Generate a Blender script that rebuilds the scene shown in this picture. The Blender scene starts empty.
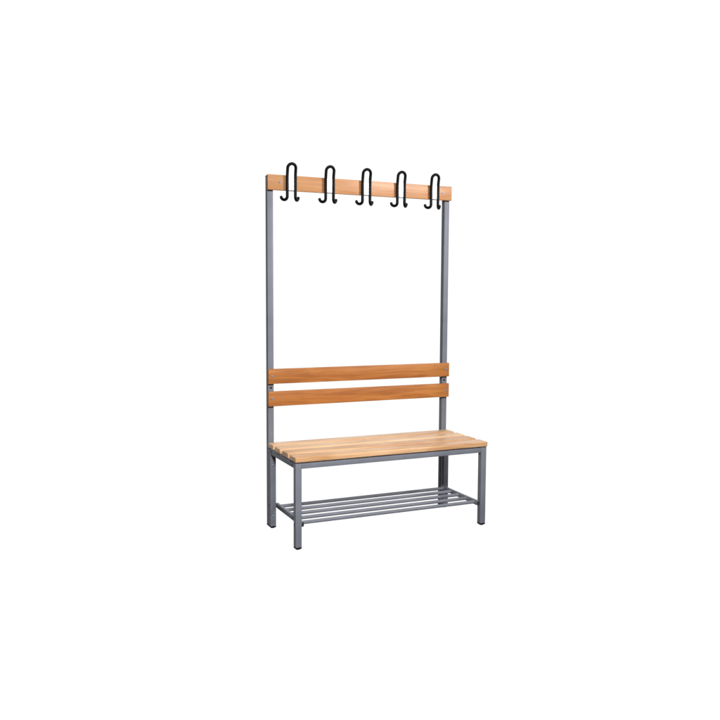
import bpy, bmesh, math, random
from mathutils import Vector, Matrix
random.seed(7)
S = bpy.context.scene
C = S.collection

# ------------------------------------------------------------------ camera
YAW, PITCH, ROLL = -0.425736, -0.082709, 0.005277
F = Vector((math.sin(-YAW)*math.cos(PITCH), math.cos(YAW)*math.cos(PITCH), math.sin(PITCH)))
R0 = Vector((math.cos(YAW), math.sin(YAW), 0)); U0 = R0.cross(F)
R = R0*math.cos(ROLL)+U0*math.sin(ROLL); U = -R0*math.sin(ROLL)+U0*math.cos(ROLL)
cam = bpy.data.objects.new('camera', bpy.data.cameras.new('camera')); C.objects.link(cam)
cam.matrix_world = Matrix(((R.x, U.x, -F.x, -1.17775), (R.y, U.y, -F.y, -3.28192), (R.z, U.z, -F.z, 1.14527), (0, 0, 0, 1)))
cam.data.sensor_width = 36; cam.data.lens = 36*796.559/720
cam.data.clip_start = .05; cam.data.clip_end = 200
S.camera = cam
S.render.resolution_x = S.render.resolution_y = 1024

# ------------------------------------------------------------------ studio surround: bright white sweep behind, dim room in front and to the left
W = bpy.data.worlds.new('World'); S.world = W; W.use_nodes = True
n = W.node_tree.nodes; l = W.node_tree.links; n.clear()
tc = n.new('ShaderNodeTexCoord'); sep = n.new('ShaderNodeSeparateXYZ'); l.new(tc.outputs['Generated'], sep.inputs[0])
at = n.new('ShaderNodeMath'); at.operation = 'ARCTAN2'; l.new(sep.outputs['X'], at.inputs[0]); l.new(sep.outputs['Y'], at.inputs[1])
def ramp(a, b):
    m = n.new('ShaderNodeMapRange'); m.interpolation_type = 'SMOOTHSTEP'
    m.inputs['From Min'].default_value = math.radians(a); m.inputs['From Max'].default_value = math.radians(b)
    l.new(at.outputs[0], m.inputs['Value']); return m
m1 = ramp(-28, -9); m2 = ramp(105, 80)
mu = n.new('ShaderNodeMath'); mu.operation = 'MULTIPLY'; l.new(m1.outputs[0], mu.inputs[0]); l.new(m2.outputs[0], mu.inputs[1])
mix = n.new('ShaderNodeMix'); mix.data_type = 'RGBA'; l.new(mu.outputs[0], mix.inputs['Factor'])
mix.inputs['A'].default_value = (.04, .04, .045, 1); mix.inputs['B'].default_value = (1.03, 1.03, 1.03, 1)
bg = n.new('ShaderNodeBackground'); l.new(mix.outputs['Result'], bg.inputs[0]); bg.inputs[1].default_value = 1.0
ow = n.new('ShaderNodeOutputWorld'); l.new(bg.outputs[0], ow.inputs[0])

# ------------------------------------------------------------------ studio lamps and an added low fill
def area(name, loc, target, size, watts, col=(1, 1, 1), size_y=None):
    d = bpy.data.lights.new(name, 'AREA'); d.energy = watts; d.color = col; d.size = size
    if size_y: d.shape = 'RECTANGLE'; d.size_y = size_y
    o = bpy.data.objects.new(name, d); C.objects.link(o); o.location = loc
    o.rotation_euler = (Vector(target)-Vector(loc)).to_track_quat('-Z', 'Y').to_euler()
    return o
area('key_softbox', (-1.25, -3.8, 3.2), (.45, .1, -.15), .6, 40, (1, .985, .965)).data.spread = math.radians(66)
area('rail_softbox', (3.3, -3.3, 3.0), (.5, .37, 1.62), .6, 17, (1, .98, .97)).data.spread = math.radians(50)
area('strip_softbox', (2.6, -4.2, 2.35), (.5, .3, 1.6), .9, 3.2, (1, .98, 1)).data.spread = math.radians(60)
area('low_fill', (-.9, -4.4, .9), (.5, .2, .3), 1.0, 6, (.95, .97, 1))  # weak fill from low in front, added to lift the undersides

S.view_settings.view_transform = 'Standard'; S.view_settings.look = 'None'
S.view_settings.exposure = 0; S.view_settings.gamma = 1

# ------------------------------------------------------------------ materials
def mat(name):
    m = bpy.data.materials.new(name); m.use_nodes = True
    return m, m.node_tree.nodes, m.node_tree.links, m.node_tree.nodes['Principled BSDF']

def wood(name, light, mid, dark, rough=.42, seed=0.0, spec=.4, streak=1.0, vary=.1):
    m, n, l, p = mat(name)
    tc = n.new('ShaderNodeTexCoord'); oi = n.new('ShaderNodeObjectInfo')
    off = n.new('ShaderNodeVectorMath'); off.operation = 'MULTIPLY_ADD'
    cmb = n.new('ShaderNodeCombineXYZ')
    for i in range(3): l.new(oi.outputs['Random'], cmb.inputs[i])
    off.inputs[1].default_value = (7.3, 3.1, 5.7); l.new(cmb.outputs[0], off.inputs[0]); l.new(tc.outputs['Object'], off.inputs[2])
    sh = n.new('ShaderNodeVectorMath'); sh.inputs[1].default_value = (seed, seed*.7, seed*1.3); l.new(off.outputs[0], sh.inputs[0])
    def noise(scale, sc, det=4, dist=0.0):
        mp = n.new('ShaderNodeMapping'); mp.inputs['Scale'].default_value = sc; l.new(sh.outputs[0], mp.inputs[0])
        t = n.new('ShaderNodeTexNoise'); t.inputs['Scale'].default_value = scale; t.inputs['Detail'].default_value = det
        t.inputs['Distortion'].default_value = dist; l.new(mp.outputs[0], t.inputs['Vector']); return t
    # long cathedral figure: bands of a slowly wandering field
    broad = noise(1.0, (1.6, 26, 26), 3, .6)
    rings = n.new('ShaderNodeMath'); rings.operation = 'MULTIPLY'; rings.inputs[1].default_value = 26; l.new(broad.outputs[0], rings.inputs[0])
    sn = n.new('ShaderNodeMath'); sn.operation = 'SINE'; l.new(rings.outputs[0], sn.inputs[0])
    fine = noise(1.0, (9, 420, 420), 5)
    pores = noise(1.0, (45, 900, 900), 2)
    patch = noise(1.0, (3.2, 9, 9), 3)
    r1 = n.new('ShaderNodeMapRange'); l.new(sn.outputs[0], r1.inputs['Value']); r1.inputs['From Min'].default_value = -1; r1.inputs['To Max'].default_value = .30*streak
    r2 = n.new('ShaderNodeMapRange'); l.new(fine.outputs[0], r2.inputs['Value']); r2.inputs['From Min'].default_value = .3; r2.inputs['From Max'].default_value = .7; r2.inputs['To Max'].default_value = .32
    r3 = n.new('ShaderNodeMapRange'); l.new(patch.outputs[0], r3.inputs['Value']); r3.inputs['From Min'].default_value = .3; r3.inputs['From Max'].default_value = .7; r3.inputs['To Max'].default_value = .46
    a = n.new('ShaderNodeMath'); l.new(r1.outputs[0], a.inputs[0]); l.new(r2.outputs[0], a.inputs[1])
    b = n.new('ShaderNodeMath'); l.new(a.outputs[0], b.inputs[0]); l.new(r3.outputs[0], b.inputs[1])
    cr = n.new('ShaderNodeValToRGB'); rv = n.new('ShaderNodeMath'); rv.operation = 'MULTIPLY_ADD'; l.new(oi.outputs['Random'], rv.inputs[0]); rv.inputs[1].default_value = vary; rv.inputs[2].default_value = -vary/2
    b2 = n.new('ShaderNodeMath'); l.new(b.outputs[0], b2.inputs[0]); l.new(rv.outputs[0], b2.inputs[1])
    l.new(b2.outputs[0], cr.inputs[0])
    e = cr.color_ramp.elements; e[0].position = .12; e[0].color = (*light, 1); e[1].position = .95; e[1].color = (*dark, 1)
    k = e.new(.5); k.color = (*mid, 1)
    pr = n.new('ShaderNodeMapRange'); l.new(pores.outputs[0], pr.inputs['Value']); pr.inputs['From Min'].default_value = .62; pr.inputs['From Max'].default_value = .75
    pr.inputs['To Max'].default_value = .35
    pm = n.new('ShaderNodeMix'); pm.data_type = 'RGBA'; l.new(pr.outputs[0], pm.inputs['Factor']); l.new(cr.outputs[0], pm.inputs['A'])
    pm.inputs['B'].default_value = (dark[0]*.6, dark[1]*.55, dark[2]*.5, 1)
    l.new(pm.outputs['Result'], p.inputs['Base Color'])
    rr = n.new('ShaderNodeMapRange'); l.new(b.outputs[0], rr.inputs['Value']); rr.inputs['To Min'].default_value = rough-.05; rr.inputs['To Max'].default_value = rough+.08
    l.new(rr.outputs[0], p.inputs['Roughness']); p.inputs['Specular IOR Level'].default_value = spec
    bu = n.new('ShaderNodeBump'); bu.inputs['Strength'].default_value = .12; bu.inputs['Distance'].default_value = .0006
    l.new(fine.outputs[0], bu.inputs['Height']); l.new(bu.outputs[0], p.inputs['Normal'])
    return m

SEAT = wood('seat_beech', (.74, .505, .30), (.65, .40, .215), (.47, .235, .095), .38, 1.7, .5, .9, .45)
BACK = wood('back_beech', (.50, .205, .058), (.40, .145, .034), (.29, .092, .019), .42, 4.2, .4, 1.25)
TOPB = wood('rail_beech', (.55, .275, .108), (.49, .222, .079), (.36, .14, .047), .44, 9.1, .5, .7)

def paint():
    m, n, l, p = mat('grey_powder_coat')
    tc = n.new('ShaderNodeTexCoord')
    t = n.new('ShaderNodeTexNoise'); t.inputs['Scale'].default_value = 9; t.inputs['Detail'].default_value = 5; l.new(tc.outputs['Object'], t.inputs['Vector'])
    cr = n.new('ShaderNodeValToRGB'); l.new(t.outputs[0], cr.inputs[0])
    cr.color_ramp.elements[0].position = .3; cr.color_ramp.elements[0].color = (.157, .166, .196, 1)
    cr.color_ramp.elements[1].position = .7; cr.color_ramp.elements[1].color = (.190, .200, .235, 1)
    l.new(cr.outputs[0], p.inputs['Base Color'])
    f = n.new('ShaderNodeTexNoise'); f.inputs['Scale'].default_value = 700; f.inputs['Detail'].default_value = 2; l.new(tc.outputs['Object'], f.inputs['Vector'])
    bu = n.new('ShaderNodeBump'); bu.inputs['Strength'].default_value = .15; bu.inputs['Distance'].default_value = .0004; l.new(f.outputs[0], bu.inputs['Height']); l.new(bu.outputs[0], p.inputs['Normal'])
    p.inputs['Roughness'].default_value = .46; p.inputs['Specular IOR Level'].default_value = .2
    return m
STEEL = paint()

def plain(name, c1, c2, rough, metal=0, spec=.5, scale=60):
    m, n, l, p = mat(name)
    tc = n.new('ShaderNodeTexCoord'); t = n.new('ShaderNodeTexNoise'); t.inputs['Scale'].default_value = scale; t.inputs['Detail'].default_value = 4
    l.new(tc.outputs['Object'], t.inputs['Vector'])
    cr = n.new('ShaderNodeValToRGB'); l.new(t.outputs[0], cr.inputs[0]); cr.color_ramp.elements[0].position = .35; cr.color_ramp.elements[1].position = .65
    cr.color_ramp.elements[0].color = (*c1, 1); cr.color_ramp.elements[1].color = (*c2, 1)
    l.new(cr.outputs[0], p.inputs['Base Color']); p.inputs['Roughness'].default_value = rough; p.inputs['Metallic'].default_value = metal
    p.inputs['Specular IOR Level'].default_value = spec
    return m
RUBBER = plain('black_rubber', (.004, .004, .004), (.007, .007, .007), .6, 0, .3)
HOOK = plain('black_wire_coating', (.0018, .0018, .003), (.003, .003, .005), .5, 0, .15)
INFILL = plain('white_infill', (.86, .86, .89), (.9, .9, .93), .4)
ZINC = plain('zinc_bolt', (.20, .24, .29), (.30, .34, .40), .45, .6, .5, 300)
DARKB = plain('blackened_bolt', (.02, .022, .03), (.035, .04, .05), .45, .3)

# ------------------------------------------------------------------ mesh helpers
def emit(name, bm, m, parent, origin, smooth=True):
    bmesh.ops.recalc_face_normals(bm, faces=bm.faces)
    org = Vector(origin)
    bmesh.ops.translate(bm, verts=bm.verts, vec=-org)
    me = bpy.data.meshes.new(name); bm.to_mesh(me); bm.free(); me.materials.append(m)
    if smooth:
        for f in me.polygons: f.use_smooth = True
        me.set_sharp_from_angle(angle=math.radians(38))
    o = bpy.data.objects.new(name, me); C.objects.link(o)
    o.parent = parent
    o['_w'] = list(org); pw = Vector(parent['_w']) if parent and '_w' in parent else Vector((0, 0, 0))
    o.location = org-pw
    return o

def box(x0, x1, y0, y1, z0, z1, r=.002, seg=2, grain=False):
    bm = bmesh.new(); bmesh.ops.create_cube(bm, size=1)
    for v in bm.verts:
        v.co = Vector(((x0+x1)/2+v.co.x*(x1-x0), (y0+y1)/2+v.co.y*(y1-y0), (z0+z1)/2+v.co.z*(z1-z0)))
    if r: bmesh.ops.bevel(bm, geom=list(bm.edges), offset=r, segments=seg, profile=.5, affect='EDGES')
    return bm
def mid(x0, x1, y0, y1, z0, z1): return ((x0+x1)/2, (y0+y1)/2, (z0+z1)/2)
def bx(name, m, parent, *d, r=.002, seg=2): return emit(name, box(*d, r=r, seg=seg), m, parent, mid(*d))

def tube(path, r, seg=20, cap=True):
    """sweep of a circle along a polyline, round ends"""
    bm = bmesh.new(); P = [Vector(p) for p in path]; rings = []
    up = None
    T = []
    for i in range(len(P)):
        T.append((P[min(i+1, len(P)-1)]-P[max(i-1, 0)]).normalized())
    a = Vector((0, 1, 0)) if abs(T[0].y) < .9 else Vector((1, 0, 0))
    nrm = (a-T[0]*a.dot(T[0])).normalized()
    items = []
    if cap:
        for k in (3, 2, 1): 
            ph = k/3*math.pi/2; items.append((P[0]-T[0]*r*math.sin(ph)*.8, T[0], max(r*math.cos(ph), r*.05)))
    for p, t in zip(P, T): items.append((p, t, r))
    if cap:
        for k in (1, 2, 3):
            ph = k/3*math.pi/2; items.append((P[-1]+T[-1]*r*math.sin(ph)*.8, T[-1], max(r*math.cos(ph), r*.05)))
    for p, t, rr in items:
        nrm = (nrm-t*nrm.dot(t)).normalized(); b = t.cross(nrm)
        rings.append([bm.verts.new(p+(nrm*math.cos(2*math.pi*k/seg)+b*math.sin(2*math.pi*k/seg))*rr) for k in range(seg)])
    for A, B in zip(rings, rings[1:]):
        for k in range(seg): bm.faces.new((A[k], A[(k+1) % seg], B[(k+1) % seg], B[k]))
    bm.faces.new(rings[0][::-1]); bm.faces.new(rings[-1])
    return bm

def bolt(parent, pos, axis, r=.0052, h=.0032, m=None, name='bolt'):
    """low domed head with a drive recess, on a thin washer, facing along axis"""
    bm = bmesh.new(); seg = 20
    prof = [(0, r*1.25), (.0008, r*1.25), (.0009, r), (h*.55, r*.97), (h*.85, r*.75), (h, r*.45), (h*.98, r*.38), (h*.45, r*.34), (h*.45, .0001)]
    rings = []
    for z, q in prof: rings.append([bm.verts.new((q*math.cos(2*math.pi*k/seg), q*math.sin(2*math.pi*k/seg), z)) for k in range(seg)])
    for A, B in zip(rings, rings[1:]):
        for k in range(seg): bm.faces.new((A[k], A[(k+1) % seg], B[(k+1) % seg], B[k]))
    bm.faces.new(rings[0][::-1]); bm.faces.new(rings[-1])
    q = Vector((0, 0, 1)).rotation_difference(Vector(axis))
    bmesh.ops.transform(bm, matrix=Matrix.Translation(Vector(pos)-Vector(axis)*.0004) @ q.to_matrix().to_4x4(), verts=bm.verts)
    return emit(name, bm, m or ZINC, parent, pos)

def foot(parent, x0, x1, y0, y1, ztop=.012):
    """black plug: a flange the size of the tube that tapers to a smaller rounded sole"""
    bm = bmesh.new(); cx, cy = (x0+x1)/2, (y0+y1)/2; hx, hy = (x1-x0)/2, (y1-y0)/2
    prof = [(ztop, -.002), (ztop, .0006), (ztop-.003, .0009), (ztop-.005, .0002), (ztop-.008, -.0030), (ztop-.0105, -.0060), (0, -.0085)]
    rings = []
    for z, g in prof:
        a, b = hx+g, hy+g; rr = .004; ring = []
        for qx, qy, s in ((1, 1, 0), (-1, 1, 90), (-1, -1, 180), (1, -1, 270)):
            for k in range(5):
                th = math.radians(s+k*22.5)
                ring.append(bm.verts.new((cx+qx*(a-rr)+rr*math.cos(th), cy+qy*(b-rr)+rr*math.sin(th), z)))
        rings.append(ring)
    nn = len(rings[0])
    for A, B in zip(rings, rings[1:]):
        for k in range(nn): bm.faces.new((A[k], A[(k+1) % nn], B[(k+1) % nn], B[k]))
    bm.faces.new(rings[0][::-1]); bm.faces.new(rings[-1])
    return emit('rubber_foot', bm, RUBBER, parent, (cx, cy, 0))

# ------------------------------------------------------------------ the bench
root = bpy.data.objects.new('cloakroom_bench', None); C.objects.link(root)
root['label'] = 'grey steel cloakroom bench with slatted wooden seat, shoe rack and five black hooks'
root['category'] = 'bench'
root['_w'] = [0, 0, 0]

t = .0296; WD = 1.0; D = .3919; H = 1.7073; ZS = .4226; TS = .0238; FH = .012
ZF = ZS-TS            # top of steel frame
TH = .016; B = D-TH   # boards stand on the front of the uprights
HB = .0725

# legs
for x0 in (0, WD-t):
    for y0, rear in ((0, False), (D-t, True)):
        lg = bx('leg', STEEL, root, x0, x0+t, y0, y0+t-(.0006 if rear else 0), FH, ZF, r=.0022)
        foot(lg, x0, x0+t, y0, y0+t-(.0006 if rear else 0), FH)
        sx = -1 if x0 == 0 else 1
        xo = x0 if x0 == 0 else x0+t
        bolt(lg, (xo, y0+t*.5, .1145), (sx, 0, 0), .0045, .0022, DARKB)
        if rear:
            bolt(lg, (x0+t/2, y0, .0615), (0, -1, 0), .0048, .003, ZINC)
            bolt(lg, (x0+t/2, y0, .313), (0, -1, 0), .0048, .003, ZINC)
# uprights behind the rear legs
for x0 in (0, WD-t):
    up = bx('upright', STEEL, root, x0, x0+t, D, D+t, FH, H-.006, r=.0022)
    foot(up, x0, x0+t, D+.0006, D+t, FH)
    bx('end_cap', RUBBER, up, x0-.0004, x0+t+.0004, D+.0002, D+t+.0004, H-.0062, H-.0022, r=.0014)
    bolt(up, (x0+t*.5+(.0 if x0 == 0 else -.002), D, .6900), (0, -1, 0), .0052, .0018, DARKB)
# seat frame rails, butted between the legs
g = .0003
bx('seat_rail', STEEL, root, t+g, WD-t-g, .0006, t, ZF-.0300, ZF-.0004, r=.0018)
bx('seat_rail', STEEL, root, t+g, WD-t-g, D-t+.0006, D-.0012, ZF-.0300, ZF-.0004, r=.0018)
for x0 in (0, WD-t):
    sr = bx('seat_rail', STEEL, root, x0+.0006, x0+t-.0006, t+g, D-t-g, ZF-.0300, ZF-.0004, r=.0018)
    s = -1 if x0 == 0 else 1; xo = x0+.0006 if x0 == 0 else x0+t-.0006
    for yy in (t+.012, D-t-.012): bolt(sr, (xo, yy, ZF-.016), (s, 0, 0), .0040, .002, DARKB)
# seat slats
w = .079; gp = (.396-4*w)/3
for i in range(4):
    y0 = -.0095+i*(w+gp)
    bx('seat_slat', SEAT, root, -.004+[0, .001, -.001, .0005][i], 1.0005-[.0, .001, .0, .0008][i], y0, y0+w, ZF+.0003, ZS, r=.0038, seg=4)
# backrest boards
for zt, hh in ((.7819, .0724), (.6723, .0724)):
    bd = bx('backrest_board', BACK, root, -.0028, 1.0043, B, D-.0003, zt-hh, zt, r=.0022, seg=3)
    for x in (.0155, .987): bolt(bd, (x, B, zt-.0358), (0, -1, 0), .0046, .0032)
# hook board
hb = bx('hook_board', TOPB, root, -.0028, 1.0043, B, D-.0003, H-HB, H, r=.0022, seg=3)
for x in (.058, .9475): bolt(hb, (x, B, H-.0345), (0, -1, 0), .0046, .0032)

# coat hooks: one bent wire each, loop on top, the two ends turned out and up
def hook_path():
    P = []; yf = 0.0; a = .0205
    tipz, botz = -.0115, -.0175
    def arc_end(sgn):
        # from the tip (outward, back, up) down round the bend and up into the prong
        out = []
        A = [(.0250, .0225, .0015), (.0235, .0215, -.0045), (.0195, .0185, -.0105), (.0140, .0135, -.0140), (.0080, .0075, -.0138),
             (.0035, .0030, -.0095), (.0010, .0008, -.0035), (0, 0, .004)]
        for dx, dy, dz in A: out.append(Vector((sgn*(a+dx*.92), dy, dz*.88)))
        return out
    P += arc_end(-1)
    top = .1555-a
    for k in range(1, 7): z = .004+(top-.004)*k/6; P.append(Vector((-a, -.012*max(0, (z-.08)/.075)**2, z)))
    for k in range(1, 12):
        th = math.pi-math.pi*k/12; z = top+a*math.sin(th); P.append(Vector((a*math.cos(th), -.012*max(0, (z-.08)/.075)**2, z)))
    for k in range(6, 0, -1): z = .004+(top-.004)*k/6; P.append(Vector((a, -.012*max(0, (z-.08)/.075)**2, z)))
    P += arc_end(1)[::-1]
    # Catmull-Rom smoothing
    Q = []
    for i in range(len(P)-1):
        p0, p1, p2, p3 = P[max(i-1, 0)], P[i], P[i+1], P[min(i+2, len(P)-1)]
        for k in range(3):
            s = k/3; Q.append(.5*((2*p1)+(p2-p0)*s+(2*p0-5*p1+4*p2-p3)*s*s+(3*p1-p0-3*p2+p3)*s**3))
    Q.append(P[-1]); return Q
RW = .0071
Z0 = 1.6045
x0 = .1125; yh = B-RW-.0016
base = Vector((x0, yh, Z0))
hk = emit('coat_hook', tube([base+v for v in hook_path()], RW), HOOK, root, base)
d = (x0-.0158, x0+.0158, yh-.001, B-.0003, H-HB+.0015, H-.0015)
pl = bx('blank_infill', INFILL, hk, *d, r=.0006)  # white infill standing in for the blank area between the prongs
for i, (xx, rz) in enumerate(((.3095, 0), (.5065, 0), (.7005, 0), (.8960, 0))):
    c = hk.copy(); C.objects.link(c); c.parent = root; c.location = Vector((xx, yh, Z0))
    q = pl.copy(); C.objects.link(q); q.parent = c

# shoe shelf: a flat tube bolted inside each pair of legs, five round bars between
for xa in (t+.0003, WD-t-.0003-.014):
    sr = bx('shelf_rail', STEEL, root, xa, xa+.014, .010, D-t*.7, .1020, .1255, r=.003)
    bx('end_cap', DARKB, sr, xa+.0012, xa+.0128, .0088, .0104, .1050, .1235, r=.0007)
    inn = 1 if xa < .5 else -1; xf = xa+.014 if inn == 1 else xa
for y in (.035, .110, .187, .262, .337):
    xa, xb = t+.0143-.0005, WD-t-.0143+.0005
    bm = tube([(xa, y, .1150), (.5, y, .1150), (xb, y, .1150)], .0082, 20, cap=False)
    emit('shelf_bar', bm, STEEL, root, (.5, y, .1150))

for o in list(C.objects):
    if '_w' in o: del o['_w']
